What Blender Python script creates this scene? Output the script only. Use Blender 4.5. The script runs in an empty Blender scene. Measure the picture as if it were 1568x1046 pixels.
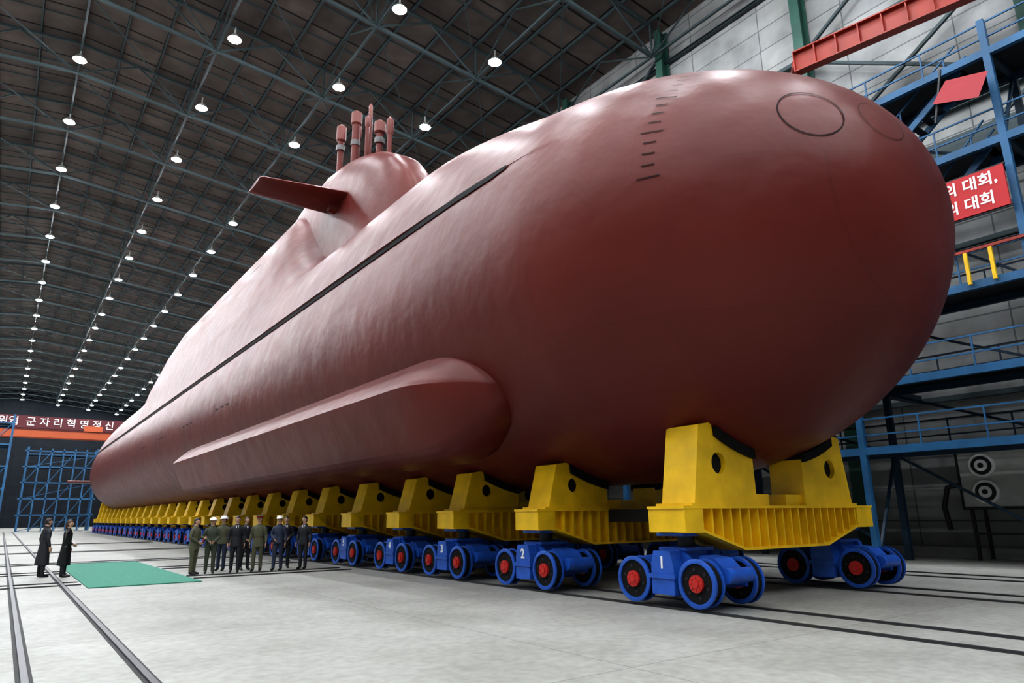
import bpy, bmesh, math, random
from mathutils import Vector, Matrix, Quaternion
random.seed(7)
scene = bpy.context.scene
scene.view_settings.view_transform = 'Standard'
R_ = math.radians

# ------------------------------------------------------------------ materials
def mat(name, col, rough=0.5, metal=0.0, var=0.0, vscale=3.0, bump=0.0, bscale=20.0, spec=0.5, emit=None, es=0.0):
    m = bpy.data.materials.new(name); m.use_nodes = True
    nt = m.node_tree; b = nt.nodes['Principled BSDF']
    b.inputs['Base Color'].default_value = (*col, 1)
    b.inputs['Roughness'].default_value = rough
    b.inputs['Metallic'].default_value = metal
    b.inputs['Specular IOR Level'].default_value = spec
    tc = nt.nodes.new('ShaderNodeTexCoord')
    if var > 0:
        n = nt.nodes.new('ShaderNodeTexNoise'); n.inputs['Scale'].default_value = vscale
        n.inputs['Detail'].default_value = 6
        nt.links.new(tc.outputs['Object'], n.inputs['Vector'])
        r = nt.nodes.new('ShaderNodeValToRGB')
        r.color_ramp.elements[0].position = 0.3; r.color_ramp.elements[1].position = 0.7
        r.color_ramp.elements[0].color = (*[c*(1-var) for c in col], 1)
        r.color_ramp.elements[1].color = (*[min(1, c*(1+var)) for c in col], 1)
        nt.links.new(n.outputs['Fac'], r.inputs['Fac'])
        nt.links.new(r.outputs['Color'], b.inputs['Base Color'])
    if bump > 0:
        n2 = nt.nodes.new('ShaderNodeTexNoise'); n2.inputs['Scale'].default_value = bscale
        nt.links.new(tc.outputs['Object'], n2.inputs['Vector'])
        bp = nt.nodes.new('ShaderNodeBump'); bp.inputs['Strength'].default_value = bump
        nt.links.new(n2.outputs['Fac'], bp.inputs['Height'])
        nt.links.new(bp.outputs['Normal'], b.inputs['Normal'])
    if emit:
        b.inputs['Emission Color'].default_value = (*emit, 1)
        b.inputs['Emission Strength'].default_value = es
    return m

def panel_mat(name, c1, c2, mortar, w, h, msize, axes, rough=0.7, noise=0.15, offset=0.0):
    m = bpy.data.materials.new(name); m.use_nodes = True
    nt = m.node_tree; b = nt.nodes['Principled BSDF']; b.inputs['Roughness'].default_value = rough; b.inputs['Specular IOR Level'].default_value = 0.2
    tc = nt.nodes.new('ShaderNodeTexCoord'); sp = nt.nodes.new('ShaderNodeSeparateXYZ'); cb = nt.nodes.new('ShaderNodeCombineXYZ')
    nt.links.new(tc.outputs['Object'], sp.inputs[0])
    nt.links.new(sp.outputs[axes[0]], cb.inputs[0]); nt.links.new(sp.outputs[axes[1]], cb.inputs[1])
    br = nt.nodes.new('ShaderNodeTexBrick'); br.offset = offset
    br.inputs['Color1'].default_value = (*c1, 1); br.inputs['Color2'].default_value = (*c2, 1); br.inputs['Mortar'].default_value = (*mortar, 1)
    br.inputs['Scale'].default_value = 1; br.inputs['Mortar Size'].default_value = msize
    br.inputs['Brick Width'].default_value = w; br.inputs['Row Height'].default_value = h
    nt.links.new(cb.outputs[0], br.inputs['Vector'])
    n = nt.nodes.new('ShaderNodeTexNoise'); n.inputs['Scale'].default_value = 0.6; n.inputs['Detail'].default_value = 8
    nt.links.new(tc.outputs['Object'], n.inputs['Vector'])
    mp = nt.nodes.new('ShaderNodeMapRange'); mp.inputs['From Min'].default_value = 0.3; mp.inputs['From Max'].default_value = 0.7
    mp.inputs['To Min'].default_value = 1-noise; mp.inputs['To Max'].default_value = 1+noise
    nt.links.new(n.outputs['Fac'], mp.inputs['Value'])
    mx = nt.nodes.new('ShaderNodeVectorMath'); mx.operation = 'SCALE'
    nt.links.new(br.outputs['Color'], mx.inputs[0]); nt.links.new(mp.outputs[0], mx.inputs['Scale'])
    nt.links.new(mx.outputs[0], b.inputs['Base Color'])
    return m

M = {}
M['yellow'] = mat('yellow_paint', (0.80, 0.50, 0.010), 0.4, var=0.15, vscale=2)
M['blue'] = mat('blue_paint', (0.018, 0.10, 0.46), 0.4, var=0.2, vscale=4)
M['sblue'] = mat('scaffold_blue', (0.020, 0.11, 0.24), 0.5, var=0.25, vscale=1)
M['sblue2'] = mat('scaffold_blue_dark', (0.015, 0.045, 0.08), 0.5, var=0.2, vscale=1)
M['black'] = mat('rubber_black', (0.010, 0.010, 0.011), 0.8, spec=0.2)
M['dark'] = mat('dark_steel', (0.03, 0.03, 0.035), 0.5, metal=0.4)
M['mark'] = mat('mark_paint', (0.015, 0.006, 0.006), 0.7, spec=0.2)
M['redhub'] = mat('red_hub', (0.50, 0.025, 0.02), 0.4)
M['steel'] = mat('rail_steel', (0.08, 0.08, 0.085), 0.5, metal=0.7)
M['groove'] = mat('rail_groove', (0.02, 0.02, 0.02), 0.8)
M['truss'] = mat('truss_paint', (0.060, 0.085, 0.092), 0.6, spec=0.3)
M['green'] = mat('column_green', (0.03, 0.10, 0.075), 0.5, var=0.15, vscale=1)
M['redcrane'] = mat('crane_red', (0.30, 0.032, 0.018), 0.5, var=0.15, vscale=1)
M['orange'] = mat('crane_orange', (0.50, 0.09, 0.02), 0.5)
M['banner'] = mat('banner_red', (0.50, 0.02, 0.025), 0.6)
M['bannerdark'] = mat('banner_maroon', (0.10, 0.01, 0.015), 0.6)
M['white'] = mat('white_paint', (0.85, 0.85, 0.85), 0.5)
M['letterwhite'] = mat('white_letters', (0.9, 0.9, 0.9), 0.5)  # plain white paint of the banner letters
M['carpet'] = mat('carpet_green', (0.04, 0.20, 0.14), 0.9, var=0.15, vscale=8)
M['grey'] = mat('equipment_grey', (0.35, 0.36, 0.34), 0.5, var=0.1)
M['lamp'] = mat('lamp_glass', (1, 1, 1), 0.5, emit=(0.93, 0.96, 1.0), es=480)

def primer_mat():
    m = bpy.data.materials.new('red_primer'); m.use_nodes = True
    nt = m.node_tree; b = nt.nodes['Principled BSDF']
    tc = nt.nodes.new('ShaderNodeTexCoord')
    n = nt.nodes.new('ShaderNodeTexNoise'); n.inputs['Scale'].default_value = 0.35; n.inputs['Detail'].default_value = 9
    nt.links.new(tc.outputs['Object'], n.inputs['Vector'])
    r = nt.nodes.new('ShaderNodeValToRGB')
    r.color_ramp.elements[0].position = 0.3; r.color_ramp.elements[1].position = 0.72
    r.color_ramp.elements[0].color = (0.105, 0.0125, 0.0090, 1); r.color_ramp.elements[1].color = (0.140, 0.020, 0.0145, 1)
    nt.links.new(n.outputs['Fac'], r.inputs['Fac'])
    sp = nt.nodes.new('ShaderNodeSeparateXYZ'); nt.links.new(tc.outputs['Object'], sp.inputs[0])
    cb = nt.nodes.new('ShaderNodeCombineXYZ'); nt.links.new(sp.outputs[1], cb.inputs[0]); nt.links.new(sp.outputs[2], cb.inputs[1])
    br = nt.nodes.new('ShaderNodeTexBrick'); br.offset = 0.5; br.inputs['Scale'].default_value = 1
    br.inputs['Color1'].default_value = (1,1,1,1); br.inputs['Color2'].default_value = (.93,.93,.93,1); br.inputs['Mortar'].default_value = (.86,.86,.86,1)
    br.inputs['Brick Width'].default_value = 5.2; br.inputs['Row Height'].default_value = 2.6; br.inputs['Mortar Size'].default_value = .014
    nt.links.new(cb.outputs[0], br.inputs['Vector'])
    mm = nt.nodes.new('ShaderNodeVectorMath'); mm.operation = 'MULTIPLY'
    nt.links.new(r.outputs['Color'], mm.inputs[0]); nt.links.new(br.outputs['Color'], mm.inputs[1])
    nt.links.new(mm.outputs[0], b.inputs['Base Color'])
    n3 = nt.nodes.new('ShaderNodeTexNoise'); n3.inputs['Scale'].default_value = 1.3; n3.inputs['Detail'].default_value = 5
    nt.links.new(tc.outputs['Object'], n3.inputs['Vector'])
    mr = nt.nodes.new('ShaderNodeMapRange'); mr.inputs['To Min'].default_value = 0.34; mr.inputs['To Max'].default_value = 0.50
    nt.links.new(n3.outputs['Fac'], mr.inputs['Value']); nt.links.new(mr.outputs[0], b.inputs['Roughness'])
    n2 = nt.nodes.new('ShaderNodeTexNoise'); n2.inputs['Scale'].default_value = 0.9; n2.inputs['Detail'].default_value = 3
    nt.links.new(tc.outputs['Object'], n2.inputs['Vector'])
    bp = nt.nodes.new('ShaderNodeBump'); bp.inputs['Strength'].default_value = 0.3; bp.inputs['Distance'].default_value = 0.15
    nt.links.new(n2.outputs['Fac'], bp.inputs['Height']); nt.links.new(bp.outputs['Normal'], b.inputs['Normal'])
    b.inputs['Specular IOR Level'].default_value = 0.30
    return m
M['primer'] = primer_mat()

def floor_mat():
    m = bpy.data.materials.new('concrete_floor'); m.use_nodes = True
    nt = m.node_tree; b = nt.nodes['Principled BSDF']
    tc = nt.nodes.new('ShaderNodeTexCoord')
    n = nt.nodes.new('ShaderNodeTexNoise'); n.inputs['Scale'].default_value = 0.5; n.inputs['Detail'].default_value = 10; n.inputs['Roughness'].default_value = 0.65
    nt.links.new(tc.outputs['Object'], n.inputs['Vector'])
    r = nt.nodes.new('ShaderNodeValToRGB')
    r.color_ramp.elements[0].position = 0.3; r.color_ramp.elements[1].position = 0.7
    r.color_ramp.elements[0].color = (0.27, 0.27, 0.245, 1); r.color_ramp.elements[1].color = (0.39, 0.39, 0.365, 1)
    nt.links.new(n.outputs['Fac'], r.inputs['Fac'])
    n2 = nt.nodes.new('ShaderNodeTexNoise'); n2.inputs['Scale'].default_value = 7; n2.inputs['Detail'].default_value = 8
    nt.links.new(tc.outputs['Object'], n2.inputs['Vector'])
    mr = nt.nodes.new('ShaderNodeMapRange'); mr.inputs['From Min'].default_value = 0.3; mr.inputs['From Max'].default_value = 0.7
    mr.inputs['To Min'].default_value = 0.87; mr.inputs['To Max'].default_value = 1.10
    nt.links.new(n2.outputs['Fac'], mr.inputs['Value'])
    mx = nt.nodes.new('ShaderNodeVectorMath'); mx.operation = 'SCALE'
    nt.links.new(r.outputs['Color'], mx.inputs[0]); nt.links.new(mr.outputs[0], mx.inputs['Scale'])
    sp = nt.nodes.new('ShaderNodeSeparateXYZ'); cb = nt.nodes.new('ShaderNodeCombineXYZ')
    nt.links.new(tc.outputs['Object'], sp.inputs[0]); nt.links.new(sp.outputs[0], cb.inputs[0]); nt.links.new(sp.outputs[1], cb.inputs[1])
    br = nt.nodes.new('ShaderNodeTexBrick'); br.offset = 0; br.inputs['Scale'].default_value = 1
    br.inputs['Color1'].default_value = (1,1,1,1); br.inputs['Color2'].default_value = (.93,.93,.93,1); br.inputs['Mortar'].default_value = (.65,.65,.65,1)
    br.inputs['Brick Width'].default_value = 6; br.inputs['Row Height'].default_value = 6; br.inputs['Mortar Size'].default_value = .012
    nt.links.new(cb.outputs[0], br.inputs['Vector'])
    mm = nt.nodes.new('ShaderNodeVectorMath'); mm.operation = 'MULTIPLY'
    nt.links.new(mx.outputs[0], mm.inputs[0]); nt.links.new(br.outputs['Color'], mm.inputs[1])
    nt.links.new(mm.outputs[0], b.inputs['Base Color'])
    b.inputs['Roughness'].default_value = 0.55; b.inputs['Specular IOR Level'].default_value = 0.10
    bp = nt.nodes.new('ShaderNodeBump'); bp.inputs['Strength'].default_value = 0.08; bp.inputs['Distance'].default_value = 0.02
    nt.links.new(n2.outputs['Fac'], bp.inputs['Height']); nt.links.new(bp.outputs['Normal'], b.inputs['Normal'])
    return m
M['floor'] = floor_mat()
M['roof'] = panel_mat('roof_panels', (0.165, 0.140, 0.127), (0.105, 0.092, 0.085), (0.02, 0.02, 0.023), 2.98, 2.38, 0.08, (1, 0), noise=0.25)
M['wallr'] = panel_mat('wall_panels', (0.38, 0.39, 0.38), (0.31, 0.32, 0.32), (0.15, 0.16, 0.16), 4.47, 1.3, 0.03, (1, 2), noise=0.25)
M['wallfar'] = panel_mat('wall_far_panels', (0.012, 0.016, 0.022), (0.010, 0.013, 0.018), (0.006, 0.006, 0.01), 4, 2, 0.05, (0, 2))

# ------------------------------------------------------------------ mesh builder
class MB:
    def __init__(s): s.v = []; s.f = []; s.m = []; s.sm = []
    def add(s, vs, fs, mi=0, smooth=False):
        o = len(s.v); s.v += [tuple(v) for v in vs]
        for f in fs: s.f.append(tuple(i+o for i in f)); s.m.append(mi); s.sm.append(smooth)
    def box(s, a, b, mi=0):
        x0, y0, z0 = a; x1, y1, z1 = b
        s.add([(x0,y0,z0),(x1,y0,z0),(x1,y1,z0),(x0,y1,z0),(x0,y0,z1),(x1,y0,z1),(x1,y1,z1),(x0,y1,z1)],
              [(0,3,2,1),(4,5,6,7),(0,1,5,4),(1,2,6,5),(2,3,7,6),(3,0,4,7)], mi)
    def strut(s, p, q, w, mi=0, h=None):
        p = Vector(p); q = Vector(q); d = (q-p)
        if d.length < 1e-6: return
        d.normalize(); up = Vector((0,0,1)) if abs(d.z) < 0.95 else Vector((0,1,0))
        a = d.cross(up).normalized(); b = a.cross(d).normalized(); h = h or w
        a *= w/2; b *= h/2
        s.add([p-a-b, p+a-b, p+a+b, p-a+b, q-a-b, q+a-b, q+a+b, q-a+b],
              [(0,3,2,1),(4,5,6,7),(0,1,5,4),(1,2,6,5),(2,3,7,6),(3,0,4,7)], mi)
    def loft(s, rings, mi=0, smooth=True, cap=True):
        n = len(rings[0]); vs = [p for r in rings for p in r]; fs = []
        for i in range(len(rings)-1):
            for j in range(n):
                k = (j+1) % n
                fs.append((i*n+j, i*n+k, (i+1)*n+k, (i+1)*n+j))
        if cap:
            fs.append(tuple(range(n))[::-1]); fs.append(tuple(range((len(rings)-1)*n, len(rings)*n)))
        s.add(vs, fs, mi, smooth)
    def tube(s, pts, rad, n=12, mi=0, smooth=True, flat=1.0):
        pts = [Vector(p) for p in pts]; rings = []
        for i, p in enumerate(pts):
            d = (pts[min(i+1, len(pts)-1)] - pts[max(i-1, 0)]).normalized()
            up = Vector((0,1,0)) if abs(d.y) < 0.9 else Vector((0,0,1))
            a = d.cross(up).normalized(); b = a.cross(d).normalized(); r = rad[i] if isinstance(rad, (list,tuple)) else rad
            rings.append([p + a*math.cos(t)*r + b*math.sin(t)*r*flat for t in [2*math.pi*k/n for k in range(n)]])
        s.loft(rings, mi, smooth)
    def cyl(s, p, q, r, n=20, mi=0, r2=None):
        s.tube([p, q], [r, r if r2 is None else r2], n, mi)
    def ell(s, secs, n=20, mi=0):
        rings = [[Vector((cx+rx*math.cos(t), cy+ry*math.sin(t), cz)) for t in [2*math.pi*k/n for k in range(n)]] for cx, cy, cz, rx, ry in secs]
        s.loft(rings, mi)
    def prism(s, poly, ext, mi=0):
        n = len(poly); ext = Vector(ext); a = [Vector(p) for p in poly]; b = [p+ext for p in a]
        s.add(a+b, [tuple(range(n))[::-1], tuple(range(n, 2*n))] + [(i, (i+1)%n, (i+1)%n+n, i+n) for i in range(n)], mi)
    def mesh(s, name, mats, angle=35, recalc=True):
        me = bpy.data.meshes.new(name); me.from_pydata(s.v, [], s.f)
        for m in mats: me.materials.append(m)
        me.polygons.foreach_set('material_index', s.m); me.polygons.foreach_set('use_smooth', s.sm)
        if recalc:
            bm = bmesh.new(); bm.from_mesh(me); bmesh.ops.recalc_face_normals(bm, faces=bm.faces); bm.to_mesh(me); bm.free()
        me.update()
        if any(s.sm): me.set_sharp_from_angle(angle=R_(angle))
        return me
    def obj(s, name, mats, parent=None, loc=(0,0,0), **k):
        return mkobj(name, s.mesh(name, mats, **k), parent, loc)
def mkobj(name, me, parent=None, loc=(0,0,0), rot=(0,0,0)):
    o = bpy.data.objects.new(name, me); scene.collection.objects.link(o); o.location = loc; o.rotation_euler = rot
    if parent: o.parent = parent
    return o
def empty(name, loc=(0,0,0), rot=(0,0,0)):
    e = bpy.data.objects.new(name, None); e.empty_display_size = 0.5; scene.collection.objects.link(e); e.location = loc; e.rotation_euler = rot
    return e
def sstep(a, b, x):
    t = max(0, min(1, (x-a)/(b-a))); return t*t*(3-2*t)
def lerp(a, b, t): return a+(b-a)*t
def interp(tab, x):
    if x <= tab[0][0]: return tab[0][1]
    for (a, va), (b, vb) in zip(tab, tab[1:]):
        if x <= b: return lerp(va, vb, (x-a)/(b-a))
    return tab[-1][1]

# ------------------------------------------------------------------ camera
CAMZ = 1.68
az, pt, rl = R_(36.07), R_(14.33), 0.011
d = Vector((math.sin(az)*math.cos(pt), math.cos(az)*math.cos(pt), math.sin(pt)))
r0 = Vector((math.cos(az), -math.sin(az), 0)); u0 = r0.cross(d)
rt = (r0 - u0*rl).normalized(); up = (u0 + r0*rl).normalized()
cam = bpy.data.cameras.new('camera'); cam.sensor_width = 36; cam.lens = 23.95; cam.clip_end = 600
co = bpy.data.objects.new('camera', cam); scene.collection.objects.link(co)
co.matrix_world = Matrix(((rt.x, up.x, -d.x, 0), (rt.y, up.y, -d.y, 0), (rt.z, up.z, -d.z, CAMZ), (0,0,0,1)))
scene.camera = co

# ------------------------------------------------------------------ submarine
XC, ZC, RAD = 13.1, 7.54, 5.12
BT, BC, BL = 4.70, 11.4, 6.70
ST0, ST1 = 92.0, 126.0
def hull_r(y):
    if y < BC:
        t = min(1, (BC-y)/BL); return RAD*max(0.0, 1-t**2.15)**0.5 + 0.0005
    if y > ST0:
        t = min(1, (y-ST0)/(ST1-ST0)); return RAD*(1-t**2.1)**0.85 + 0.3*t
    return RAD
def zsc(y, a):     # bow crown is flatter than the keel
    return 1-.135*(1-sstep(6.5, 14.5, y)) if math.cos(a) > 0 else 1.0
def catmull(P, n=8):
    out = []
    for i in range(len(P)-1):
        p0 = P[max(i-1,0)]; p1 = P[i]; p2 = P[i+1]; p3 = P[min(i+2, len(P)-1)]
        for k in range(n):
            t = k/n
            out.append(tuple(0.5*((2*p1[c])+(-p0[c]+p2[c])*t+(2*p0[c]-5*p1[c]+4*p2[c]-p3[c])*t*t+(-p0[c]+3*p1[c]-3*p2[c]+p3[c])*t**3) for c in (0,1)))
    out.append(P[-1]); return out
FWD = catmull([(4.76,2.2),(4.28,3.5),(3.4,4.9),(2.2,5.95),(1.1,6.35),(0,6.45)])
HUMP = [(4.76,2.2),(4.10,4.9),(3.0,8.0),(1.9,10.4),(1.7,10.75),(1.4,11.0),(0.9,11.15),(0,11.2)]
def polyr(prof, th):
    dx, dz = math.sin(th), math.cos(th)
    for (ax, az_), (bx, bz) in zip(prof, prof[1:]):
        ca = dx*az_-dz*ax; cb = dx*bz-dz*bx
        if ca <= 1e-9 and cb >= -1e-9:
            t = 0 if abs(cb-ca) < 1e-9 else -ca/(cb-ca)
            return math.hypot(lerp(ax,bx,t), lerp(az_,bz,t))
    return math.hypot(*prof[0])
THS = math.atan2(4.76, 2.2)
angs = [R_(0.8*i) for i in range(28)]; k = R_(22.4)
while k < THS-0.012: angs.append(k); k += R_(1.3)
angs.append(THS)
lowa = [THS+0.0015] + [lerp(THS, math.pi, (i+1)/60) for i in range(60)]
cas = [(polyr(FWD, a), polyr(HUMP, a)) for a in angs]
def body_r(y, i):
    h = hull_r(y)
    f1 = sstep(9.8, 18.5, y)*(1-sstep(86, 118, y)); f2 = sstep(29.5, 37, y)*(1-sstep(66.5, 69.5, y)*.82-sstep(69.5,76,y)*.18)
    a, b = cas[i]
    return lerp(lerp(h, a*h/RAD, f1), b, f2)
ys = [BT + (BC-BT)*(1-math.cos(math.pi/2*i/50)) for i in range(50)]
y = BC
while y < 22: ys.append(y); y += 0.5
while y < 92: ys.append(y); y += 0.4 if (28 < y < 39 or 65 < y < 77) else 1.0
for i in range(61): ys.append(lerp(92, 126, i/60))
half = [(a, i) for i, a in enumerate(angs)] + [(a, None) for a in lowa]
full = half + [(-a, i) for a, i in reversed(half[1:-1])]
sub = empty('submarine', (XC, 60, 0))
hb = MB(); rings = []
for y in ys:
    ring = []
    for a, i in full:
        r = body_r(y, i) if i is not None else hull_r(y)
        ring.append((r*math.sin(-a), y-60, ZC + r*math.cos(a)*zsc(y, a)))
    rings.append(ring)
hb.loft(rings, 0, True, True)
hull = hb.obj('hull', [M['primer']], sub, angle=28)

def hull_pt(y, a, off=0.0):
    r = hull_r(y)+off
    return Vector((-r*math.sin(a), y-60, ZC+r*math.cos(a)*zsc(y, a)))
sb = MB()
for sg in (1, -1):
    ysl = [11.7, 12.3, 13, 14] + [15+2*i for i in range(39)] + [92+1.5*i for i in range(18)]
    top = [hull_pt(y, sg*(THS-0.006), 0.03+0.05*sstep(10.5, 16, y)) for y in ysl]
    bot = [hull_pt(y, sg*(THS+0.036*sstep(11.0, 12.5, y)), 0.03) for y in ysl]
    n = len(ysl); sb.add(top+bot, [(i, i+1, n+i+1, n+i) for i in range(n-1)], 0, True)
sb.obj('casing_slot', [M['black']], sub, recalc=False)
from mathutils.bvhtree import BVHTree
bvh = BVHTree.FromPolygons([tuple(v) for v in hb.v], hb.f)
det = MB()
def add_ribbon(pts, w, off=0.015):
    P = []
    for p in pts:
        q, nn, _, _ = bvh.find_nearest(Vector(p)); c = Vector((0, max(q.y, -48), ZC))
        if nn.dot(q-c) < 0: nn = -nn
        P.append((q+nn*off, nn))
    vs = []
    for i, (q, nn) in enumerate(P):
        dd = (P[min(i+1, len(P)-1)][0]-P[max(i-1, 0)][0]).normalized(); sd = dd.cross(nn).normalized()*w/2
        vs += [q-sd, q+sd]
    det.add(vs, [(2*i, 2*i+1, 2*i+3, 2*i+2) for i in range(len(P)-1)], 0, True)
def circle_on(q, r, w=0.035, n=56):
    q, nn, _, _ = bvh.find_nearest(Vector(q)); a = nn.cross(Vector((0,0,1))).normalized(); b = nn.cross(a)
    add_ribbon([q + a*math.cos(2*math.pi*i/n)*r + b*math.sin(2*math.pi*i/n)*r for i in range(n+1)], w)
def from_ray(px, py):   # where a sight line from the survey point meets the hull
    u, v = px-784, 523-py; dirv = rt*u + up*v + d*1043.2
    q = bvh.ray_cast(Vector((-XC, -60, CAMZ)), dirv.normalized())[0]
    return q
for (px, py, r, ww) in ((1242, 171, .60, .026), (1350, 184, .50, .014)):
    q = from_ray(px, py)
    if q: circle_on(q, r, ww)
for i in range(21):
    a = R_(10+i*3.9); y = 7.6
    L = 0.24 if i % 4 else 0.40
    add_ribbon([hull_pt(y-L/2, a, .3), hull_pt(y, a, .3), hull_pt(y+L/2, a, .3)], 0.026)
for yy, a in [(40, 24), (47, 22), (54, 20), (62, 19)]:
    add_ribbon([(-8*math.sin(R_(a)), yy-60+t, ZC+9.0*math.cos(R_(a))+1) for t in (0, .8, 1.6, 2.4)], 0.13)
for yy in (34, 42, 50, 58):
    for k_ in range(3):
        add_ribbon([hull_pt(yy+k_*1.0, R_(96), .3), hull_pt(yy+k_*1.0+.5, R_(96), .3)], 0.07)
det.obj('hull_markings', [M['mark']], sub, recalc=False)

SEC = [(-4.0,-1.2),(-4.60,-1.80),(-5.18,-2.35),(-5.43,-2.60),(-5.49,-2.72),(-5.44,-2.88),(-5.16,-3.5),(-4.90,-4.05),(-4.80,-4.22),(-4.62,-4.34),(-4.2,-4.45),(-3.2,-4.5),(-2.4,-4.1)]
for sg, nm in ((1, 'flank_sonar_fairing_port'), (-1, 'flank_sonar_fairing_starboard')):
    b = MB(); rings = []
    Y0, LN = 12.7, 2.9
    yy = [Y0 + LN*(1-math.cos(math.pi/2*i/22)) for i in range(23)] + [Y0+LN+.3+i*1.5 for i in range(19)] + [lerp(44, 47.3, i/10) for i in range(1, 11)]
    cxx, czz = -3.9, -2.95
    S2 = []
    for i in range(len(SEC)-1):
        for k_ in range(4): S2.append((lerp(SEC[i][0], SEC[i+1][0], k_/4), lerp(SEC[i][1], SEC[i+1][1], k_/4)))
    S2.append(SEC[-1])
    for y in yy:
        g = math.sqrt(max(0, 1-((Y0+LN-y)/LN)**2)) if y < Y0+LN else (1 if y < 44 else 1-((y-44)/3.3)**1.5*0.9)
        g = max(g, 0.02); mo = 1-sstep(Y0+.8, Y0+LN-.4, y)
        ring = []
        for (x, z) in S2:
            an = math.atan2(z-czz, x-cxx); ro = 1.42
            ex, ez = cxx+ro*math.cos(an), czz+ro*math.sin(an)
            x2, z2 = lerp(x, ex, mo*.7), lerp(z, ez, mo*.7)
            ring.append((sg*lerp(cxx, x2, g), y-60, ZC+lerp(czz, z2, g)))
        rings.append(ring)
    b.loft(rings, 0, True); b.obj(nm, [M['primer']], sub, angle=20)

# sail
zt_tab = [(23.9, 14.0), (24.15, 15.0), (24.5, 16.0), (25.2, 17.1), (26.2, 18.1), (27.6, 18.9), (29.5, 19.6), (31.5, 20.1), (34, 20.4), (37, 20.2), (41, 19.4), (46, 18.6), (49, 17.8)]
b = MB(); rings = []
syy = [23.9 + 4.5*(1-math.cos(math.pi/2*i/22)) for i in range(22)] + [28.4+0.8*i for i in range(26)]
for y in syy:
    w = 1.55*math.sqrt(max(0.0006, 1-((28.4-y)/4.5)**2)) if y < 28.4 else lerp(1.55, 1.3, sstep(34, 49, y))
    zt = interp(zt_tab, y); z0 = 12.5; ring = []
    for i in range(41):
        t = math.pi*i/40; c, s_ = math.cos(t), math.sin(t)
        ex = 0.55
        ring.append((w*math.copysign(abs(c)**ex, c)*(1+0.12*(1-s_**0.5)), y-60, z0+(zt-z0)*s_**ex))
    rings.append(ring)
b.loft(rings, 0, True); b.obj('sail', [M['primer']], sub, angle=40)
for sg, nm in ((-1, 'sail_plane_port'), (1, 'sail_plane_starboard')):
    b = MB(); rings = []
    for x, ch, th, yo in [(0.8, 3.0, .30, 31.0), (1.7, 2.9, .28, 31.0), (5.35, 2.1, .20, 31.3), (5.5, 1.9, .12, 31.35)]:
        ring = []
        for i in range(20):
            t = 2*math.pi*i/20; yy_ = math.cos(t); zz = math.sin(t)*(0.55+0.45*(-yy_*0.6+0.4))
            ring.append((sg*x, yo+yy_*ch/2-60, 17.2+zz*th))
        rings.append(ring)
    b.loft(rings, 0, True); b.obj(nm, [M['primer']], sub, angle=50)
    b = MB(); b.tube([(sg*1.2, 31-60, 17.2), (sg*1.9, 31-60, 17.2)], [.75, .55], 16, 0, flat=0.6); b.obj(nm+'_root', [M['primer']], sub)
mb = MB()
def mast(x, y, z0, z1, r, head=None):
    mb.cyl((x, y-60, z0), (x, y-60, z1), r, 16, 0)
    if head:
        hr, hh = head; mb.ell([(x, y-60, z1-0.05, r, r), (x, y-60, z1+0.05, hr, hr), (x, y-60, z1+hh, hr, hr), (x, y-60, z1+hh+.12, hr*.5, hr*.5)], 16, 1)
mast(-0.35, 33.9, 19, 22.5, .17, (.27, .9)); mast(.35, 33.2, 19, 22.7, .15, (.22, .7))
mast(-0.2, 32.1, 19, 22.7, .22, (.30, .7)); mast(.3, 31.4, 19, 22.9, .12, (.11, .8)); mast(-.1, 30.8, 19, 22.0, .10, (.14, .5))
mast(0.0, 29.4, 19, 20.9, .17, (.3, .6)); mast(.1, 28.4, 18.4, 20.4, .13, (.18, .8)); mast(.35, 29.0, 18.6, 21.0, .06, (.07, .7))
for (x, y, z) in [(-.35, 33.9, 21.9), (-.2, 32.1, 21.4), (0, 29.4, 20.3)]:
    mb.ell([(x, y-60, z, .26, .26), (x, y-60, z+.3, .26, .26)], 16, 2)
mb.obj('periscope_masts', [M['primer'], mat('mast_head_red', (0.15,0.03,0.022),0.5), mat('mast_collar_grey', (0.12,0.11,0.11),0.5)], sub)
b = MB()
for sg in (-1, 1):
    rings = []
    for x, ch in [(1.5, 5), (6.2, 3.2), (6.4, 2.8)]:
        rings.append([(sg*x, 116+math.cos(2*math.pi*i/16)*ch/2-60, ZC-0.6+math.sin(2*math.pi*i/16)*.22) for i in range(16)])
    b.loft(rings, 0, True)
rings = []
for z, ch in [(-1, 5), (-4.6, 3)]:
    rings.append([(math.sin(2*math.pi*i/16)*.22, 118+math.cos(2*math.pi*i/16)*ch/2-60, ZC+z) for i in range(16)])
b.loft(rings, 0, True)
b.obj('stern_planes', [M['primer']], sub)
b = MB()
for k_ in range(7):
    a = 2*math.pi*k_/7; rings = []
    for r, ch, sw in [(0.3, .5, 0), (1.2, .8, .1), (2.0, .6, .45), (2.4, .2, .8)]:
        ring = []
        for i in range(10):
            t = 2*math.pi*i/10; lx, ly = math.cos(t)*ch/2+sw, math.sin(t)*.04+math.cos(t)*ch*.35
            an = a + lx/max(r, .4)*.8
            ring.append((r*math.cos(an), 126.5+ly-60, ZC+r*math.sin(an)))
        rings.append(ring)
    b.loft(rings, 0, True)
b.tube([(0, 125.8-60, ZC), (0, 127.5-60, ZC)], [.4, .15], 16, 0)
b.obj('propeller', [mat('bronze', (.4,.25,.1), .3, 1)], sub)

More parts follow.
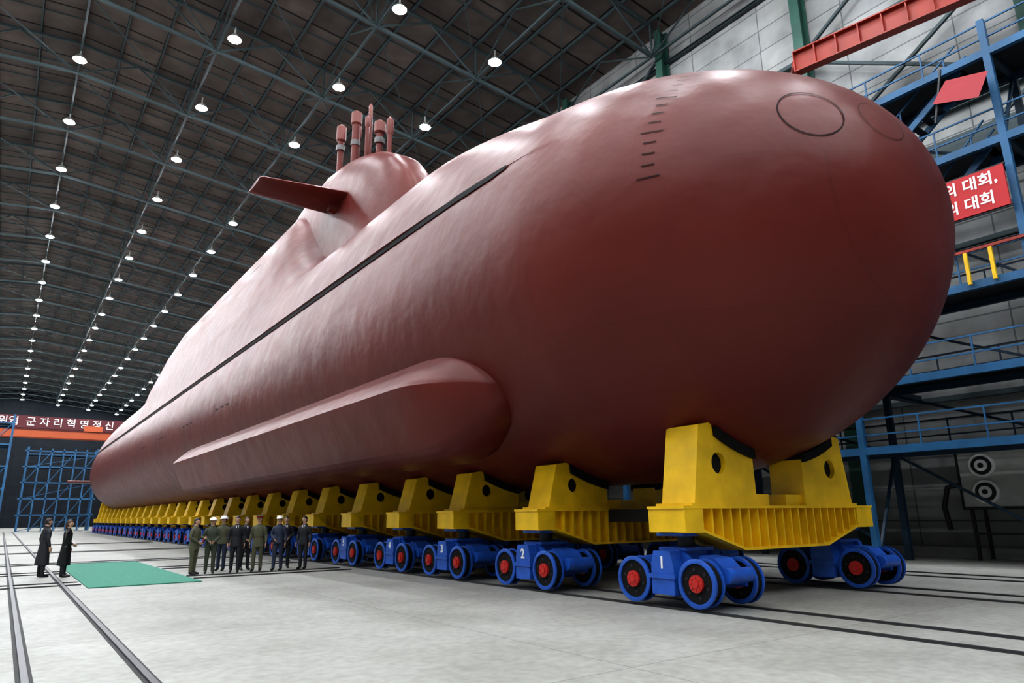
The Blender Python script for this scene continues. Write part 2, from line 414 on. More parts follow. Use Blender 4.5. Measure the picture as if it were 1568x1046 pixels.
# ------------------------------------------------------------------ cradles and bogies
FARB = 2.98
def arc_z(dx, r): return ZC - math.sqrt(max(0.01, r*r-dx*dx))
def cradle_mesh(r):
    b = MB(); D = 0.45; z1 = 1.82
    prof = [(-3.1,1.34),(-2.6,1.34),(-1.4,.98),(1.5,.98),(2.8,1.34),(3.5,1.34)]
    b.prism([(x, -.22, z) for x, z in prof] + [(3.5, -.22, z1-.03), (-3.1, -.22, z1-.03)], (0, .44, 0), 0)
    b.box((-3.15, -D, z1-.05), (3.55, D, z1), 0)
    for (ax, a_z), (bx, bz) in zip(prof, prof[1:]):
        b.prism([(ax, -D, a_z), (bx, -D, bz), (bx, -D, bz+.05), (ax, -D, a_z+.05)], (0, 2*D, 0), 0)
    x = -2.6
    while x < 2.85:
        zb = interp(prof, x); b.box((x-.02, -D+.03, zb+.03), (x+.02, D-.03, z1-.04), 0); x += 0.2842
    for lo, hi in ((-3.12, -2.62), (2.85, 3.52)):
        b.box((lo, -D+.01, 1.35), (hi, D-.01, z1-.04), 0)
    me = b.mesh('cradle_beam', [M['yellow']])
    parts = []
    for sg in (-1, 1):
        s = MB(); N = 8
        arc = [(-2.08 + 1.20*i/N) for i in range(N+1)]
        pts = [(-2.78, 1.8), (-2.50, arc_z(2.12, r)-.02), (-2.12, arc_z(2.12, r)+.05)] + [(x, arc_z(x, r)-.14) for x in arc[0:]] + [(-.86, 1.8)]
        s.prism([(-sg*x, -.40, z) for x, z in pts], (0, .80, 0), 0)
        m2 = s.mesh('saddle', [M['yellow']])
        ob = mkobj('tmp', m2)
        c = MB(); hz = (arc_z(2.2, r)+1.8)/2+.02; c.cyl((sg*1.98, -1, hz), (sg*1.98, 1, hz), .17 if r > 5 else .21, 24, 0)
        cu = mkobj('tmpc', c.mesh('c', [M['yellow']]))
        md = ob.modifiers.new('b', 'BOOLEAN'); md.operation = 'DIFFERENCE'; md.object = cu; md.solver = 'EXACT'
        dg = bpy.context.evaluated_depsgraph_get(); m3 = bpy.data.meshes.new_from_object(ob.evaluated_get(dg))
        bpy.data.objects.remove(ob); bpy.data.objects.remove(cu)
        m3.polygons.foreach_set('use_smooth', [False]*len(m3.polygons)); m3.polygons.foreach_set('material_index', [0]*len(m3.polygons))
        g = MB()
        g.box((min(sg*.82, sg*2.9), -.44, 1.82), (max(sg*.82, sg*2.9), .44, 1.87), 0)
        g.box((min(sg*1.78, sg*2.18), -.30, hz-.215), (max(sg*1.78, sg*2.18), .30, hz+.215), 1)
        g.prism([(-sg*x, -.48, arc_z(x, r)-.20) for x in arc] + [(-sg*x, -.48, arc_z(x, r)-.01) for x in reversed(arc)], (0, .96, 0), 1)
        g.box((min(sg*.3, sg*.9), -.3, 1.82), (max(sg*.3, sg*.9), .3, 2.05), 0)
        m4 = g.mesh('g', [M['yellow'], M['black']])
        parts += [m3, m4]
    bm = bmesh.new()
    bm.from_mesh(me)
    for p in parts: bm.from_mesh(p)
    out = bpy.data.meshes.new('cradle_frame'); bm.to_mesh(out); bm.free()
    out.materials.append(M['yellow']); out.materials.append(M['black'])
    return out
def bogie_mesh():
    b = MB()  # 0 blue 1 black 2 red 3 dark 4 steel
    for x in (-.575, .575):
        o = -1 if x < 0 else 1
        for y in (-.76, .76):
            b.cyl((x-.10, y, .45), (x+.10, y, .45), .385, 32, 1)
            for side in (-1, 1):
                xs = x+side*.10
                rings = []
                for (dx, r) in [(-.02, .42), (.02, .42), (.03, .40), (.03, .345), (.0, .34), (-.02, .34)]:
                    rings.append([(xs+side*dx, y+r*math.cos(t), .45+r*math.sin(t)) for t in [2*math.pi*k/32 for k in range(32)]])
                b.loft(rings+[rings[0]], 0, True, False)
                b.cyl((xs, y, .45), (xs+side*.05, y, .45), .15, 20, 2); b.cyl((xs+side*.05, y, .45), (xs+side*.07, y, .45), .07, 16, 2)
                for k in range(8):
                    t = 2*math.pi*k/8; b.cyl((xs+side*.045, y+.11*math.cos(t), .45+.11*math.sin(t)), (xs+side*.065, y+.11*math.cos(t), .45+.11*math.sin(t)), .018, 6, 2)
                for k in range(6):
                    t = 2*math.pi*k/6+.3; b.cyl((xs-.01*side, y+.24*math.cos(t), .45+.24*math.sin(t)), (xs+side*.01, y+.24*math.cos(t), .45+.24*math.sin(t)), .03, 8, 3)
        pl = [(-1.0, .36), (-.55, .30), (-.3, .26), (.3, .26), (.55, .30), (1.0, .36), (1.02, .55), (.8, .66), (.45, .82), (.25, .98), (-.25, .98), (-.45, .82), (-.8, .66), (-1.02, .55)]
        b.prism([(x-o*.22, y, z) for y, z in pl], (o*.07, 0, 0), 0)
        b.prism([(x-o*.22, y, z) for y, z in [(-.27, .22), (.27, .22), (.27, .72), (.2, .98), (-.2, .98), (-.27, .72)]], (o*.36, 0, 0), 0)
        b.box((min(x+o*.13, x+o*.17), -.31, .5), (max(x+o*.13, x+o*.17), .31, .58), 0)
    b.box((-.5, -.24, .55), (.5, .24, 1.0), 0)
    b.box((-.36, -1.0, .42), (.36, 1.0, .56), 0)
    for y in (-1.12, 1.12):
        b.cyl((-.34, y, .58), (.34, y, .58), .13, 16, 0); b.box((-.2, min(y, y*.7), .50), (.2, max(y, y*.7), .66), 0)
        b.cyl((-.5, y*.68, .45), (.5, y*.68, .45), .06, 10, 3)
        b.prism([(-.25, y, .6), (-.25, y*.75, .86), (-.25, y*.45, .90), (-.25, y*.45, .6)], (.5, 0, 0), 0)
    b.cyl((0, 0, 1.0), (0, 0, 1.28), .16, 20, 3); b.box((-.42, -.32, .98), (.42, .32, 1.04), 0)
    b.box((-.45, -.33, 1.24), (.45, .33, 1.31), 0)
    return b.mesh('bogie', [M['blue'], M['black'], M['redhub'], M['dark'], M['steel']])
bogie = bogie_mesh(); cr_full = cradle_mesh(RAD)
cys = [8.9, 13.2, 16.95, 20.2, 23.9]
while cys[-1] < 108: cys.append(cys[-1]+3.7)
def text_mesh(txt, size, m, ext=0.004, ax='CENTER', off=0.0):
    cu = bpy.data.curves.new('t', 'FONT'); cu.body = txt; cu.size = size; cu.extrude = ext; cu.align_x = ax; cu.align_y = 'CENTER'; cu.offset = off
    o = bpy.data.objects.new('t', cu); scene.collection.objects.link(o)
    dg = bpy.context.evaluated_depsgraph_get(); me = bpy.data.meshes.new_from_object(o.evaluated_get(dg))
    bpy.data.objects.remove(o); me.materials.clear(); me.materials.append(m); return me
for i, cy in enumerate(cys):
    r = min(hull_r(cy-.45), hull_r(cy+.45))
    me = cr_full if abs(r-RAD) < .02 else cradle_mesh(r+0.02)
    e = empty('transport_cradle', (XC, cy, 0))
    mkobj('cradle_frame', me, e)
    mkobj('bogie_port', bogie, e, (-2.38, .2, .03)); mkobj('bogie_starboard', bogie, e, (FARB, .2, .03))
    if i < 9:
        t = text_mesh(str(i+1), .30, M['white'], off=.006); o = mkobj('number_plate', t, e, (-2.38-.575-.145, .2, .80), (R_(90), 0, R_(-90)))
b = MB()
for x in (XC-.75, XC+.75):
    b.box((x-.12, 10, 1.5), (x+.12, 108, 1.8), 0)
b.obj('cradle_tie_beams', [M['dark']])

# ------------------------------------------------------------------ hall shell
YN, YF, XL, XR = -30.0, 215.0, -30.0, 30.0
b = MB(); b.box((XL, YN, -.3), (XR, YF, 0)); b.obj('floor', [M['floor']])
b = MB(); b.box((XR, YN, 0), (XR+.3, YF, 33)); b.obj('wall_right', [M['wallr']])
b = MB(); b.box((XL-.3, YN, 0), (XL, YF, 33)); b.obj('wall_left', [M['wallr']])
b = MB(); b.box((XL, YF, 0), (XR, YF+.3, 36)); b.obj('wall_far', [M['wallfar']])
b = MB(); zr = lambda x: 34.6-.1*abs(x)
b.add([(XL,YN,zr(XL)),(0,YN,zr(0)),(XR,YN,zr(XR)),(XL,YF,zr(XL)),(0,YF,zr(0)),(XR,YF,zr(XR)),
       (XL,YN,zr(XL)+.2),(0,YN,zr(0)+.2),(XR,YN,zr(XR)+.2),(XL,YF,zr(XL)+.2),(0,YF,zr(0)+.2),(XR,YF,zr(XR)+.2)],
      [(0,1,4,3),(1,2,5,4),(6,9,10,7),(7,10,11,8),(0,6,7,1),(1,7,8,2),(3,4,10,9),(4,5,11,10),(0,3,9,6),(2,8,11,5)])
b.obj('ceiling', [M['roof']])
b = MB(); xs = [-28.6,-21.45,-14.3,-7.15,0,7.15,14.3,21.45,28.6]; zl = lambda x: 31.9-.1*abs(x); zu = lambda x: 34.2-.1*abs(x)
ty = [15.3+8.94*k for k in range(-5, 23)]
for y in ty:
    for a, c in zip(xs, xs[1:]):
        m_ = (a+c)/2
        b.strut((a,y,zl(a)), (c,y,zl(c)), .18); b.strut((a,y,zu(a)), (c,y,zu(c)), .16)
        b.strut((a,y,zl(a)), (m_,y,zu(m_)), .10); b.strut((m_,y,zu(m_)), (c,y,zl(c)), .10)
    for x in xs: b.strut((x,y,zl(x)), (x,y,zu(x)), .1)
for y0_, y1_ in zip(ty, ty[1:]):
    m_ = (y0_+y1_)/2
    for x in xs:
        b.strut((x,y0_,zl(x)), (x,y1_,zl(x)), .13)
        b.strut((x,y0_,zl(x)), (x,m_,zu(x)), .08); b.strut((x,m_,zu(x)), (x,y1_,zl(x)), .08)
    for a, c in zip(xs, xs[1:]):
        b.strut((a,y0_,zl(a)), (c,y1_,zl(c)), .06)
x = -28.6
while x < 29.5:
    b.box((x-.05, YN, zu(x)+.12), (x+.05, YF, zu(x)+.35)); x += 2.383
yy = YN+1
while yy < YF:
    for a, c in ((-29.5, 0), (0, 29.5)):
        b.strut((a,yy,zu(a)+.25), (c,yy,zu(c)+.25), .08)
    yy += 2.98
b.obj('roof_truss', [M['truss']])
lb = MB()
for x in (-21, -14.2, -7.1, 0, 7.6, 14.4, 21):
    for k_ in range(-8, 19):
        y = 48.2+8.94*k_; z = 31.2-.1*abs(x)
        lb.cyl((x,y,z+.85), (x,y,z+.3), .05, 8, 1); lb.cyl((x,y,z+.32), (x,y,z-.02), .16, 12, 1, r2=.42)
        lb.ell([(x,y,z,.38,.38),(x,y,z-.07,.36,.36),(x,y,z-.13,.22,.22)], 8, 0)
lb.obj('ceiling_lamps', [M['lamp'], M['grey']])
b = MB()
for y in ty:
    for sg in (-1, 1):
        x = sg*29.5
        b.box((x-.35,y-.25,0),(x-.30,y+.25,31.2)); b.box((x+.30,y-.25,0),(x+.35,y+.25,31.2)); b.box((x-.3,y-.03,0),(x+.3,y+.03,31.2))
b.obj('wall_columns', [M['green']])
b = MB()
for z in (6, 12, 18, 24, 29):
    for sg in (-1, 1):
        b.box((sg*29.8-.1, YN, z-.1),(sg*29.8+.1, YF, z+.1))
for i, (y0_, y1_) in enumerate(zip(ty, ty[1:])):
    if i % 2 == 0:
        for z in (12, 18, 24):
            b.strut((29.5,y0_,z),(29.5,y1_,z+5.6),.14); b.strut((29.5,y1_,z),(29.5,y0_,z+5.6),.14)
b.obj('wall_girts', [M['truss']])
b = MB(); b.box((29.0, YN, 0),(29.98, YF, .35)); b.obj('trim_1', [M['grey']])
b = MB()
def rail_y(x, ya, yb):
    b.box((x-.08,ya,.001),(x+.08,yb,.006),1); b.box((x-.035,ya,0),(x+.035,yb,.03),0)
def rail_x(y, xa, xb):
    b.box((xa,y-.08,.001),(xb,y+.08,.0075),1); b.box((xa,y-.035,0),(xb,y+.035,.028),0)
for x in (.43, 1.53): rail_y(x, -20, 135)
for x in (XC-2.38-.575, XC-2.38+.575, XC+FARB-.575, XC+FARB+.575, 20.0, 21.15): rail_y(x, -20, 200)
for y in (22.4, 23.4, 27.4, 28.5, 33.3, 34.4, 45, 46.1, 60, 61.1):
    if y < 33: rail_x(y, -25, 1.95); rail_x(y, 4.75, 9.6)
    else: rail_x(y, -25, 9.6)
b.obj('rail_tracks', [M['steel'], M['groove']])
b = MB(); b.box((2.0, 21.1, .0),(4.7, 33.0, .025)); b.obj('green_carpet', [M['carpet']])

# ------------------------------------------------------------------ right hand scaffold, banner, equipment
def scaffold(name, x0, x1, ysl, levels, w=.16, rails=True, brace=True, extra=None, back=0):
    b = MB(); top = levels[-1]+1.2
    for y in ysl:
        for x, mi in ((x0, 0), (x1, back)):
            b.strut((x,y,0),(x,y,top),w*1.3,mi)
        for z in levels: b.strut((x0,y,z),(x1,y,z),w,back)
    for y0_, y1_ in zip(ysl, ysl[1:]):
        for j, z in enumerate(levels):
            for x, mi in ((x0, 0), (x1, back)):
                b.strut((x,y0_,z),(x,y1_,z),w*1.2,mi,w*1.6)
                if rails:
                    for h in (.55, 1.1): b.strut((x,y0_,z+h),(x,y1_,z+h),.05,mi)
                    n = 3
                    for i in range(1, n): b.strut((x,lerp(y0_,y1_,i/n),z),(x,lerp(y0_,y1_,i/n),z+1.1),.045,mi)
            b.box((x0,y0_,z+.08),(x1,y1_,z+.11),1)
            if brace:
                zb = levels[j-1] if j else 0
                b.strut((x1,y0_,zb),(x1,y1_,z),.09,back)
                if j % 2 == 0: b.strut((x0,y0_,zb),(x1,y0_,z),.09,back)
    if extra: extra(b)
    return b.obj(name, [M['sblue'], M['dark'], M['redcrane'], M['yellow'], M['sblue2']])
def plat_extra(b):
    for (ya, za, yb, zb) in ((11.5, 13.2, 7.4, 16.3), (5.5, 13.2, 1.6, 16.3), (5.5, 8.7, .6, 13.2), (11.5, 8.7, 7.0, 13.2)):
        for x in (24.5, 25.4):
            b.strut((x,ya,za),(x,yb,zb),.08,0,.22); b.strut((x,ya,za+1),(x,yb,zb+1),.05)
            for t in (.1,.5,.9): b.strut((x,lerp(ya,yb,t),lerp(za,zb,t)),(x,lerp(ya,yb,t),lerp(za,zb,t)+1),.05)
        n = 12
        for i in range(n+1): b.box((24.5, lerp(ya,yb,i/n)-.12, lerp(za,zb,i/n)-.02),(25.4, lerp(ya,yb,i/n)+.12, lerp(za,zb,i/n)+.02),1)
    b.strut((23.85,-2,9.72),(23.85,12,9.72),.09,2)
    for y in (8.0, 7.3): b.strut((23.8,y,8.6),(23.8,y,9.65),.1,3)
    for z, y in ((8.6,.6),(8.6,6.4),(3.7,6.4),(5.95,12.2)):
        b.strut((24,y,z),(28.9,y,z),.2,4,.3)
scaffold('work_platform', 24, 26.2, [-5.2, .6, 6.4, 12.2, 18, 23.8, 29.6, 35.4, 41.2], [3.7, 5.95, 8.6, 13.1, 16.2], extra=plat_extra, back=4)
scaffold('blue_scaffold_tower', -3, -.5, [118, 121, 124], [3, 6, 9, 12, 15], .2, False)
scaffold('blue_scaffold_tower', 2, 12, [140, 143.5], [2.6, 5.2, 7.8, 10.4, 12.5], .22, True)
b = MB()
for x in [2+1.67*i for i in range(7)]:
    b.strut((x,139.5,0),(x,139.5,13.5),.2)
for i in range(6):
    for j, z in enumerate([0, 2.6, 5.2, 7.8, 10.4]):
        if (i+j) % 2: b.strut((2+1.67*i,139.5,z),(2+1.67*(i+1),139.5,z+2.6),.1)
for z in (2.6,5.2,7.8,10.4,13): b.strut((1.5,139.5,z),(12.5,139.5,z),.2)
b.obj('scaffold_screen', [M['sblue']])
e = empty('slogan_banner', (23.7, 10.6, 11.45))
b = MB(); b.box((-.04,-4.1,-.68),(.04,4.1,.68),0); b.box((.0,-4.15,-.74),(.06,4.15,-.68),1); b.box((.0,-4.15,.68),(.06,4.15,.74),1)
b.obj('banner_sheet', [M['banner'], M['dark']], e)
for z, s in ((.32, '위대한 승리의 대회,'), (-.32, '영광스러운 전진의 대회')):
    mkobj('banner_lettering', text_mesh(s, .48, M['letterwhite'], .004, 'RIGHT', .010), e, (-.05, -3.9+(.14 if z < 0 else 0), z), (R_(90), 0, R_(-90)))
b = MB(); b.prism([(23.4,8.0,14.9),(23.1,6.6,14.3),(23.4,6.3,15.2),(23.7,7.6,15.7)], (.02,0,.02), 0); b.strut((23.4,8.0,14.2),(23.75,7.7,16.2),.06,1)
b.obj('red_flag', [mat('flag_red', (.30,.02,.03), .7), M['dark']])
b = MB()
pA, pB = Vector((26.6,14.2,21.6)), Vector((27.9,3.0,21.0))
dd = (pB-pA).normalized(); sd = dd.cross(Vector((0,0,1))).normalized()
for off, hh, ww in ((0, 1.0, .05), (.5, .06, .45), (-.5, .06, .45)):
    b.strut(pA+Vector((0,0,off)), pB+Vector((0,0,off)), ww, 0, hh)
n = 12
for i in range(n+1):
    p = pA.lerp(pB, i/n); b.strut(p-sd*.2, p+sd*.2, .05, 0, 1.0)
b.strut(pA+Vector((2.2,1.5,0)), pA, .3); b.strut(pA+Vector((2.2,1.5,-4.6)), pA+Vector((.1,0,-.4)), .2)
b.obj('jib_crane', [M['redcrane']])
e = empty('ventilation_unit', (28.0, 9.2, 0))
b = MB(); b.box((-.5,-1.9,1.75),(.9,1.5,3.75),0)
for z in (1.75, 3.75):
    b.box((-.53,-1.94,z-.05),(.93,1.54,z+.05),1)
for y in (-1.9,1.5): b.box((-.53,y-.04,1.75),(-.47,y+.04,3.75),1)
for z in (3.2, 2.3):
    for (ra, x, mi) in ((.40,-.62,2),(.32,-.64,1)): b.cyl((-.5,.7,z),(x,.7,z),ra,28,mi)
    b.cyl((-.62,.7,z),(-.68,.7,z),.2,24,2); b.cyl((-.68,.7,z),(-.70,.7,z),.09,16,1)
for y in (-1.7,1.3):
    for x in (-.4,.7): b.strut((x,y,0),(x,y,1.75),.1,1)
b.strut((-.4,-1.7,.9),(-.4,1.3,.9),.08,1)
b.tube([(-.3,1.5,2.6),(-.35,2.0,2.5),(-.35,2.2,1.8),(-.35,2.1,1.0)], .09, 10, 1)
b.obj('housing', [mat('unit_grey',(.42,.43,.41),.5,var=.1), M['dark'], M['white']], e)
b = MB(); b.cyl((28.8,16.9,19.9),(29.7,16.9,19.9),.55,24,0); b.cyl((28.75,16.9,19.9),(28.8,16.9,19.9),.42,24,1); b.strut((29.4,16.9,19.9),(29.95,16.9,19.9),.3,0); b.obj('wall_fan', [M['grey'], M['dark']])
e = empty('overhead_crane', (0, 150, 17))
b = MB(); b.box((-28.5,-1,-.8),(28.5,-.4,.6),0); b.box((-28.5,.8,-.8),(28.5,1.4,.6),0)
for x in (-28.4, 28.4): b.box((x-.4,-2.5,-.9),(x+.4,2.9,-.2),0)
b.box((10,-1.4,.6),(13,1.8,1.6),0)
b.obj('girders', [M['orange']], e)
b = MB(); b.box((-20,-1.3,.75),(17,-1.2,2.9),0); b.box((-20,-1.2,.5),(17,-1.1,.8),0); b.obj('slogan_board', [M['bannerdark']], e)
mkobj('slogan_lettering', text_mesh('당의 혁명위업  군 자 리 혁 명 정 신', 1.7, mat('letters_added_glow',(.9,.9,.9),.5,emit=(1,1,1),es=.4), .02), e, (2.5,-1.34,1.8), (R_(90),0,0))  # white letters, brightened by a weak glow added to the material
b = MB()
for sg in (-1,1): b.box((sg*28.6-.25, YN+1, 15.3),(sg*28.6+.25, YF-1, 16.0))
b.obj('crane_runway', [M['truss']])

# ------------------------------------------------------------------ people
def remesh(mb_, voxel, it, name):
    me = mb_.mesh('tmp', []); o = mkobj('tmp', me)
    md = o.modifiers.new('r', 'REMESH'); md.mode = 'VOXEL'; md.voxel_size = voxel
    sm = o.modifiers.new('s', 'SMOOTH'); sm.factor = .5; sm.iterations = it
    dg = bpy.context.evaluated_depsgraph_get(); out = bpy.data.meshes.new_from_object(o.evaluated_get(dg))
    bpy.data.objects.remove(o); out.name = name
    out.polygons.foreach_set('use_smooth', [True]*len(out.polygons)); return out
SK = mat('skin', (.50,.29,.20), .5); HR = mat('hair_black', (.012,.010,.010), .5); HRB = mat('hair_brown', (.05,.025,.015), .45)
EYE = mat('eye_dark', (.02,.015,.01), .3); LIP = mat('lips', (.35,.12,.10), .5)
CL = {'khaki': mat('uniform_khaki', (.085,.085,.050), .8, var=.1), 'black': mat('suit_black', (.012,.013,.018), .7), 'navy': mat('work_navy', (.02,.03,.06), .75),
      'leather': mat('coat_leather', (.008,.008,.009), .35), 'olive': mat('uniform_olive', (.05,.06,.04), .8), 'shoe': mat('shoe_black', (.008,.008,.008), .3),
      'shirt': mat('shirt_white', (.7,.7,.7), .7), 'cap': mat('cap_khaki', (.075,.075,.045), .8), 'helmet': mat('helmet_white', (.85,.85,.85), .3), 'band': mat('cap_band_red', (.4,.02,.02), .6), 'tie': mat('tie_dark', (.03,.005,.01), .6)}
hm = MB()
hm.ell([(0,0,.02,.018,.026),(0,0,-.02,.017,.03),(0,0,-.06,.015,.039),(0,0,-.092,.012,.040)], 14)
for yy_, L in ((.031,.073),(.0105,.083),(-.0105,.077),(-.030,.060)):
    hm.tube([(0,yy_,-.075),(-.002,yy_,-.09),(-.008,yy_*1.05,-.09-.42*L),(-.022,yy_*1.05,-.09-.75*L),(-.040,yy_*1.0,-.09-.92*L)], [.0095,.0095,.0085,.008,.006], 8)
hm.tube([(0,.022,-.02),(-.008,.045,-.045),(-.016,.056,-.072),(-.022,.057,-.098)], [.013,.012,.0105,.008], 8)
HAND = remesh(hm, .0042, 2, 'hand'); HAND.materials.append(SK)
def head_mesh(hair='short', hairmat=HR):
    b = MB(); nu, nv = 44, 34; vs = []; tag = []
    for j in range(nv+1):
        ph = math.pi*j/nv
        for i in range(nu):
            t = 2*math.pi*i/nu; x, y, z = math.sin(ph)*math.cos(t), math.sin(ph)*math.sin(t), math.cos(ph)
            X, Y, Z = x*.074, y*.092, z*.115
            if z < 0: k = 1-.28*(-z)**1.3; X *= k; Y *= (1-.12*(-z)) if y > 0 else (1-.35*(-z))
            if y > 0:
                fx = abs(X)
                Y += .024*math.exp(-((X/.012)**2+((Z+.018)/.016)**2)) + .012*math.exp(-((X/.009)**2+((Z-.008)/.022)**2))
                Y -= .007*math.exp(-(((fx-.030)/.014)**2+((Z-.008)/.011)**2)); Y += .004*math.exp(-(((fx-.028)/.02)**2+((Z-.028)/.008)**2))
                Y += .006*math.exp(-((X/.022)**2+((Z+.056)/.008)**2)) + .008*math.exp(-((X/.022)**2+((Z+.095)/.014)**2))
            ish = (Z > .066-.0*Y) or (Y < .012 and Z > (-.055 if hair == 'short' else -.12)) or (Y < .045 and Z > .035)
            if ish:
                o = .010 if hair == 'short' else .018
                n_ = Vector((x, y, z)); X += n_.x*o; Y += n_.y*o; Z += n_.z*o
            vs.append((X, Y, Z)); tag.append(1 if ish else 0)
    fs = []; mi = []
    for j in range(nv):
        for i in range(nu):
            k = (i+1) % nu; f = (j*nu+i, j*nu+k, (j+1)*nu+k, (j+1)*nu+i); fs.append(f); mi.append(1 if sum(tag[q] for q in f) >= 2 else 0)
    b.v += vs; b.f += fs; b.m += mi; b.sm += [True]*len(fs)
    for sg in (-1, 1):
        b.tube([(sg*.070,-.004,-.028),(sg*.080,-.008,-.01),(sg*.083,-.012,.012),(sg*.074,-.004,.026)], [.006,.010,.012,.006], 8, 0)
        b.ell([(sg*.030,.080,.000,.002,.002),(sg*.030,.081,.003,.010,.006),(sg*.030,.081,.008,.011,.007),(sg*.030,.081,.013,.009,.005)], 10, 2)
        b.tube([(sg*.016,.091,.026),(sg*.030,.090,.030),(sg*.044,.080,.026)], [.002,.003,.002], 6, 1)
    b.tube([(-.022,.080,-.056),(0,.089,-.056),(.022,.080,-.056)], [.002,.0045,.002], 6, 3)
    if hair == 'long':
        b.ell([(0,-.045,.05,.075,.06),(0,-.06,-.03,.082,.055),(0,-.065,-.11,.078,.045),(0,-.065,-.19,.06,.03)], 18, 1)
    return b.mesh('head', [SK, hairmat, EYE, LIP], angle=60)
HEADS = {'short': head_mesh(), 'long': head_mesh('long', HRB)}
POSE = {'down': ((.235,-.03,1.14),(.255,.04,.89)), 'clasp': ((.255,.0,1.15),(.075,.19,1.0)), 'hold': ((.245,.0,1.15),(.14,.24,1.13)),
        'point': ((.27,.20,1.33),(.22,.45,1.42)), 'back': ((.25,-.09,1.15),(.10,-.17,.95))}
BROWN = mat('leather_brown', (.06,.03,.015), .5)
def person(name, loc, face, h, top, bottom, pl='down', pr='down', coat='suit', hat=None, hair='short', headturn=0, tilt=0, fem=False, step=.0):
    e = empty(name, (loc[0], loc[1], loc[2] if len(loc) > 2 else 0), (0, 0, math.atan2(face[1], face[0])-math.pi/2))
    s = h/1.75; e.scale = (s, s, s)
    w = .88 if fem else .96
    b = MB()
    hem = {'suit': .80, 'long': .36, 'jacket': .86, 'tunic': .76}[coat]
    T = []
    if coat == 'long': T += [(0,-.01,.36,.235*w,.19),(0,-.01,.60,.215*w,.17)]
    else: T += [(0,0,hem,.195*w,.14),(0,0,hem+.02,.197*w,.142)]
    T += [(0,0,.95,.186*w,.136),(0,.0,1.10,.164*w,.120),(0,.005,1.28,.186*w,.130),(0,0,1.37,.188*w,.120),(0,-.005,1.43,.160*w,.098),(0,-.008,1.47,.100,.078),(0,-.005,1.50,.062,.064),(0,.0,1.60,.056,.060)]
    b.ell(T, 24)
    arms = {}
    for sg, pz in ((1, pr), (-1, pl)):
        el, wr = [Vector((sg*p[0]*(.93 if fem else 1), p[1], p[2])) for p in POSE[pz]]
        s0 = Vector((sg*.09*w, 0, 1.405)); sh = Vector((sg*.165*w, 0, 1.385)); s1 = Vector((sg*.195*w, 0, 1.345))
        b.tube([s0, sh, s1, s1.lerp(el,.45), el, el.lerp(wr,.4), el.lerp(wr,.96)], [.048,.060,.064,.059,.053,.049,.039], 14)
        arms[sg] = (el, wr)
        st = step*sg
        b.tube([(sg*.085,0,.93),(sg*.095,st*.3+.005,.72),(sg*.10,st*.6+.012,.50),(sg*.105,st*.9-.005,.28),(sg*.108,st,.075)], [.098,.088,.067,.062,.056], 14)
        b.tube([(sg*.108,st-.05,.045),(sg*.109,st+.0,.055),(sg*.113,st+.10,.043),(sg*.118,st+.17,.030),(sg*.119,st+.19,.026)], [.030,.046,.044,.034,.018], 12)
    me = remesh(b, .0135, 3, 'body')
    zmin = min(v.co.z for v in me.vertices)
    for v in me.vertices:
        v.co.z -= zmin if v.co.z < .2 else 0
        if v.co.z < .012: v.co.z = 0.0
    me.materials.append(CL[top]); me.materials.append(CL[bottom]); me.materials.append(CL['shoe']); me.materials.append(SK); me.materials.append(CL['shirt']); me.materials.append(CL['tie'])
    for p in me.polygons:
        c = p.center
        if c.z < .095: mi = 2
        elif c.z < hem+.004: mi = 1
        elif c.z > 1.510: mi = 3
        elif coat == 'suit' and c.z > 1.30 and c.y > .02 and abs(c.x) < (c.z-1.30)*.28: mi = 5 if abs(c.x) < .017 else 4
        else: mi = 0
        p.material_index = mi
    mkobj('body', me, e)
    c = MB()
    n = 20
    rings = []
    for zz, rr in ((1.465,.086),(1.515,.070),(1.52,.062),(1.47,.062)):
        rings.append([(rr*math.cos(2*math.pi*i/n), rr*.98*math.sin(2*math.pi*i/n)-.004, zz-.014*math.sin(2*math.pi*i/n)) for i in range(n)])
    c.loft(rings, 0, True, False)
    if coat in ('long', 'tunic', 'jacket'):
        for zz in (.98, 1.10, 1.22, 1.34): c.cyl((0.012,.11,zz),(0.012,.138,zz),.011,8,1)
    if coat == 'tunic': c.ell([(0,0,1.06,.174*w,.133),(0,0,1.10,.172*w,.130)], 24, 1)
    c.obj('collar_and_buttons', [CL[top], CL['shoe'] if coat != 'tunic' else BROWN], e)
    for sg in (1, -1):
        el, wr = arms[sg]; dd_ = (wr-el).normalized(); q = Vector((0,0,-1)).rotation_difference(dd_)
        o = mkobj('hand_right' if sg > 0 else 'hand_left', HAND, e); o.rotation_mode = 'QUATERNION'; o.rotation_quaternion = q; o.location = el.lerp(wr,.97); o.scale = (sg, 1, 1)
    ho = mkobj('head', HEADS[hair], e, (0,.012,1.640), (R_(tilt), 0, R_(headturn))); ho.scale = (1.07,1.07,1.04)
    if hat == 'helmet':
        k = MB(); secs = [(0,0,.045,.112,.132),(0,0,.042,.128,.150),(0,0,.052,.128,.150),(0,-.002,.058,.104,.124)]
        for i in range(1, 8):
            a = math.pi/2*i/8; secs.append((0,-.004,.058+.085*math.sin(a),.104*math.cos(a),.124*math.cos(a)))
        k.ell(secs, 24); k.prism([(-.06,.13,.044),(.06,.13,.044),(.035,.175,.038),(-.035,.175,.038)], (0,0,.008)); k.strut((0,-.09,.13),(0,.09,.13),.02,0,.03)
        k.obj('hard_hat', [CL['helmet']], ho)
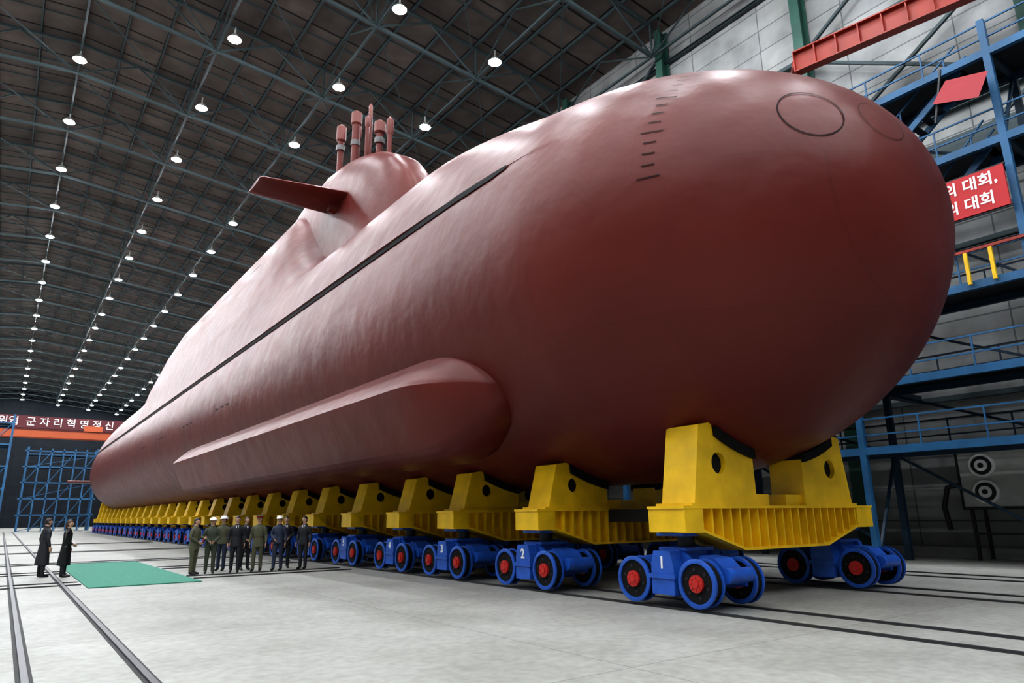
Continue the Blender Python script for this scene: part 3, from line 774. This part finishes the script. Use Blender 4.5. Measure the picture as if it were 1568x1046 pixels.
    if hat == 'cap':
        k = MB(); k.ell([(0,0,.050,.088,.106),(0,0,.085,.090,.108)], 24, 1); k.ell([(0,0,.085,.092,.110),(0,0,.105,.128,.140),(0,0,.118,.126,.138),(0,0,.128,.09,.10)], 24, 0)
        k.prism([(-.065,.085,.055),(.065,.085,.055),(.045,.150,.038),(-.045,.150,.038)], (0,0,.006), 2); k.obj('officer_cap', [CL['cap'], CL['band'], CL['shoe']], ho)
    return e
person('leader_in_leather_coat', (1.18, 26.3, 0.0), (.9, .35), 1.74, 'black', 'black', 'down', 'down', 'long', None, 'short', -10)
person('girl_in_long_coat', (1.72, 25.8, .0), (1, -.35), 1.68, 'leather', 'black', 'down', 'clasp', 'long', None, 'long', -10, fem=True)
G = [
 ('officer_in_khaki', 5.02, 24.0, (.6,-.6), 1.70, 'khaki','khaki','hold','clasp','tunic',None),
 ('worker_in_hard_hat', 5.55, 24.15, (-.2,-1), 1.70, 'olive','olive','clasp','clasp','jacket','helmet'),
 ('worker_in_hard_hat', 6.12, 25.1, (-.5,-.8), 1.74, 'khaki','navy','down','hold','jacket','helmet'),
 ('man_in_dark_suit', 6.28, 24.0, (-.3,-1), 1.75, 'black','black','down','down','suit',None),
 ('man_in_dark_suit', 6.82, 24.9, (.2,-1), 1.72, 'black','black','clasp','clasp','suit',None),
 ('officer_in_khaki', 6.98, 24.0, (-.5,-1), 1.75, 'khaki','khaki','down','down','tunic','cap'),
 ('worker_in_hard_hat', 7.62, 23.9, (-.6,-.8), 1.73, 'navy','navy','down','clasp','jacket','helmet'),
 ('man_in_dark_suit', 8.15, 24.8, (-.2,-1), 1.72, 'black','black','clasp','clasp','suit',None),
 ('man_in_dark_suit', 8.45, 23.8, (-.8,-.7), 1.72, 'black','black','down','down','suit',None)]
for i, (nm, x, y, f, h, t, bt, pl_, pr_, ct, hat) in enumerate(G):
    person(nm, (x, y), f, h, t, bt, pl_, pr_, ct, hat, 'short', random.uniform(-20, 20), random.uniform(-4, 6), step=random.uniform(-.06, .06))

# ------------------------------------------------------------------ world (added fill light, let in where the near wall is left out)
w = bpy.data.worlds.new('world'); scene.world = w; w.use_nodes = True
w.node_tree.nodes['Background'].inputs[0].default_value = (.62,.70,.82,1); w.node_tree.nodes['Background'].inputs[1].default_value = .2
try:
    scene.view_settings.look = 'Medium High Contrast'
except Exception as ex:
    print('look', ex)
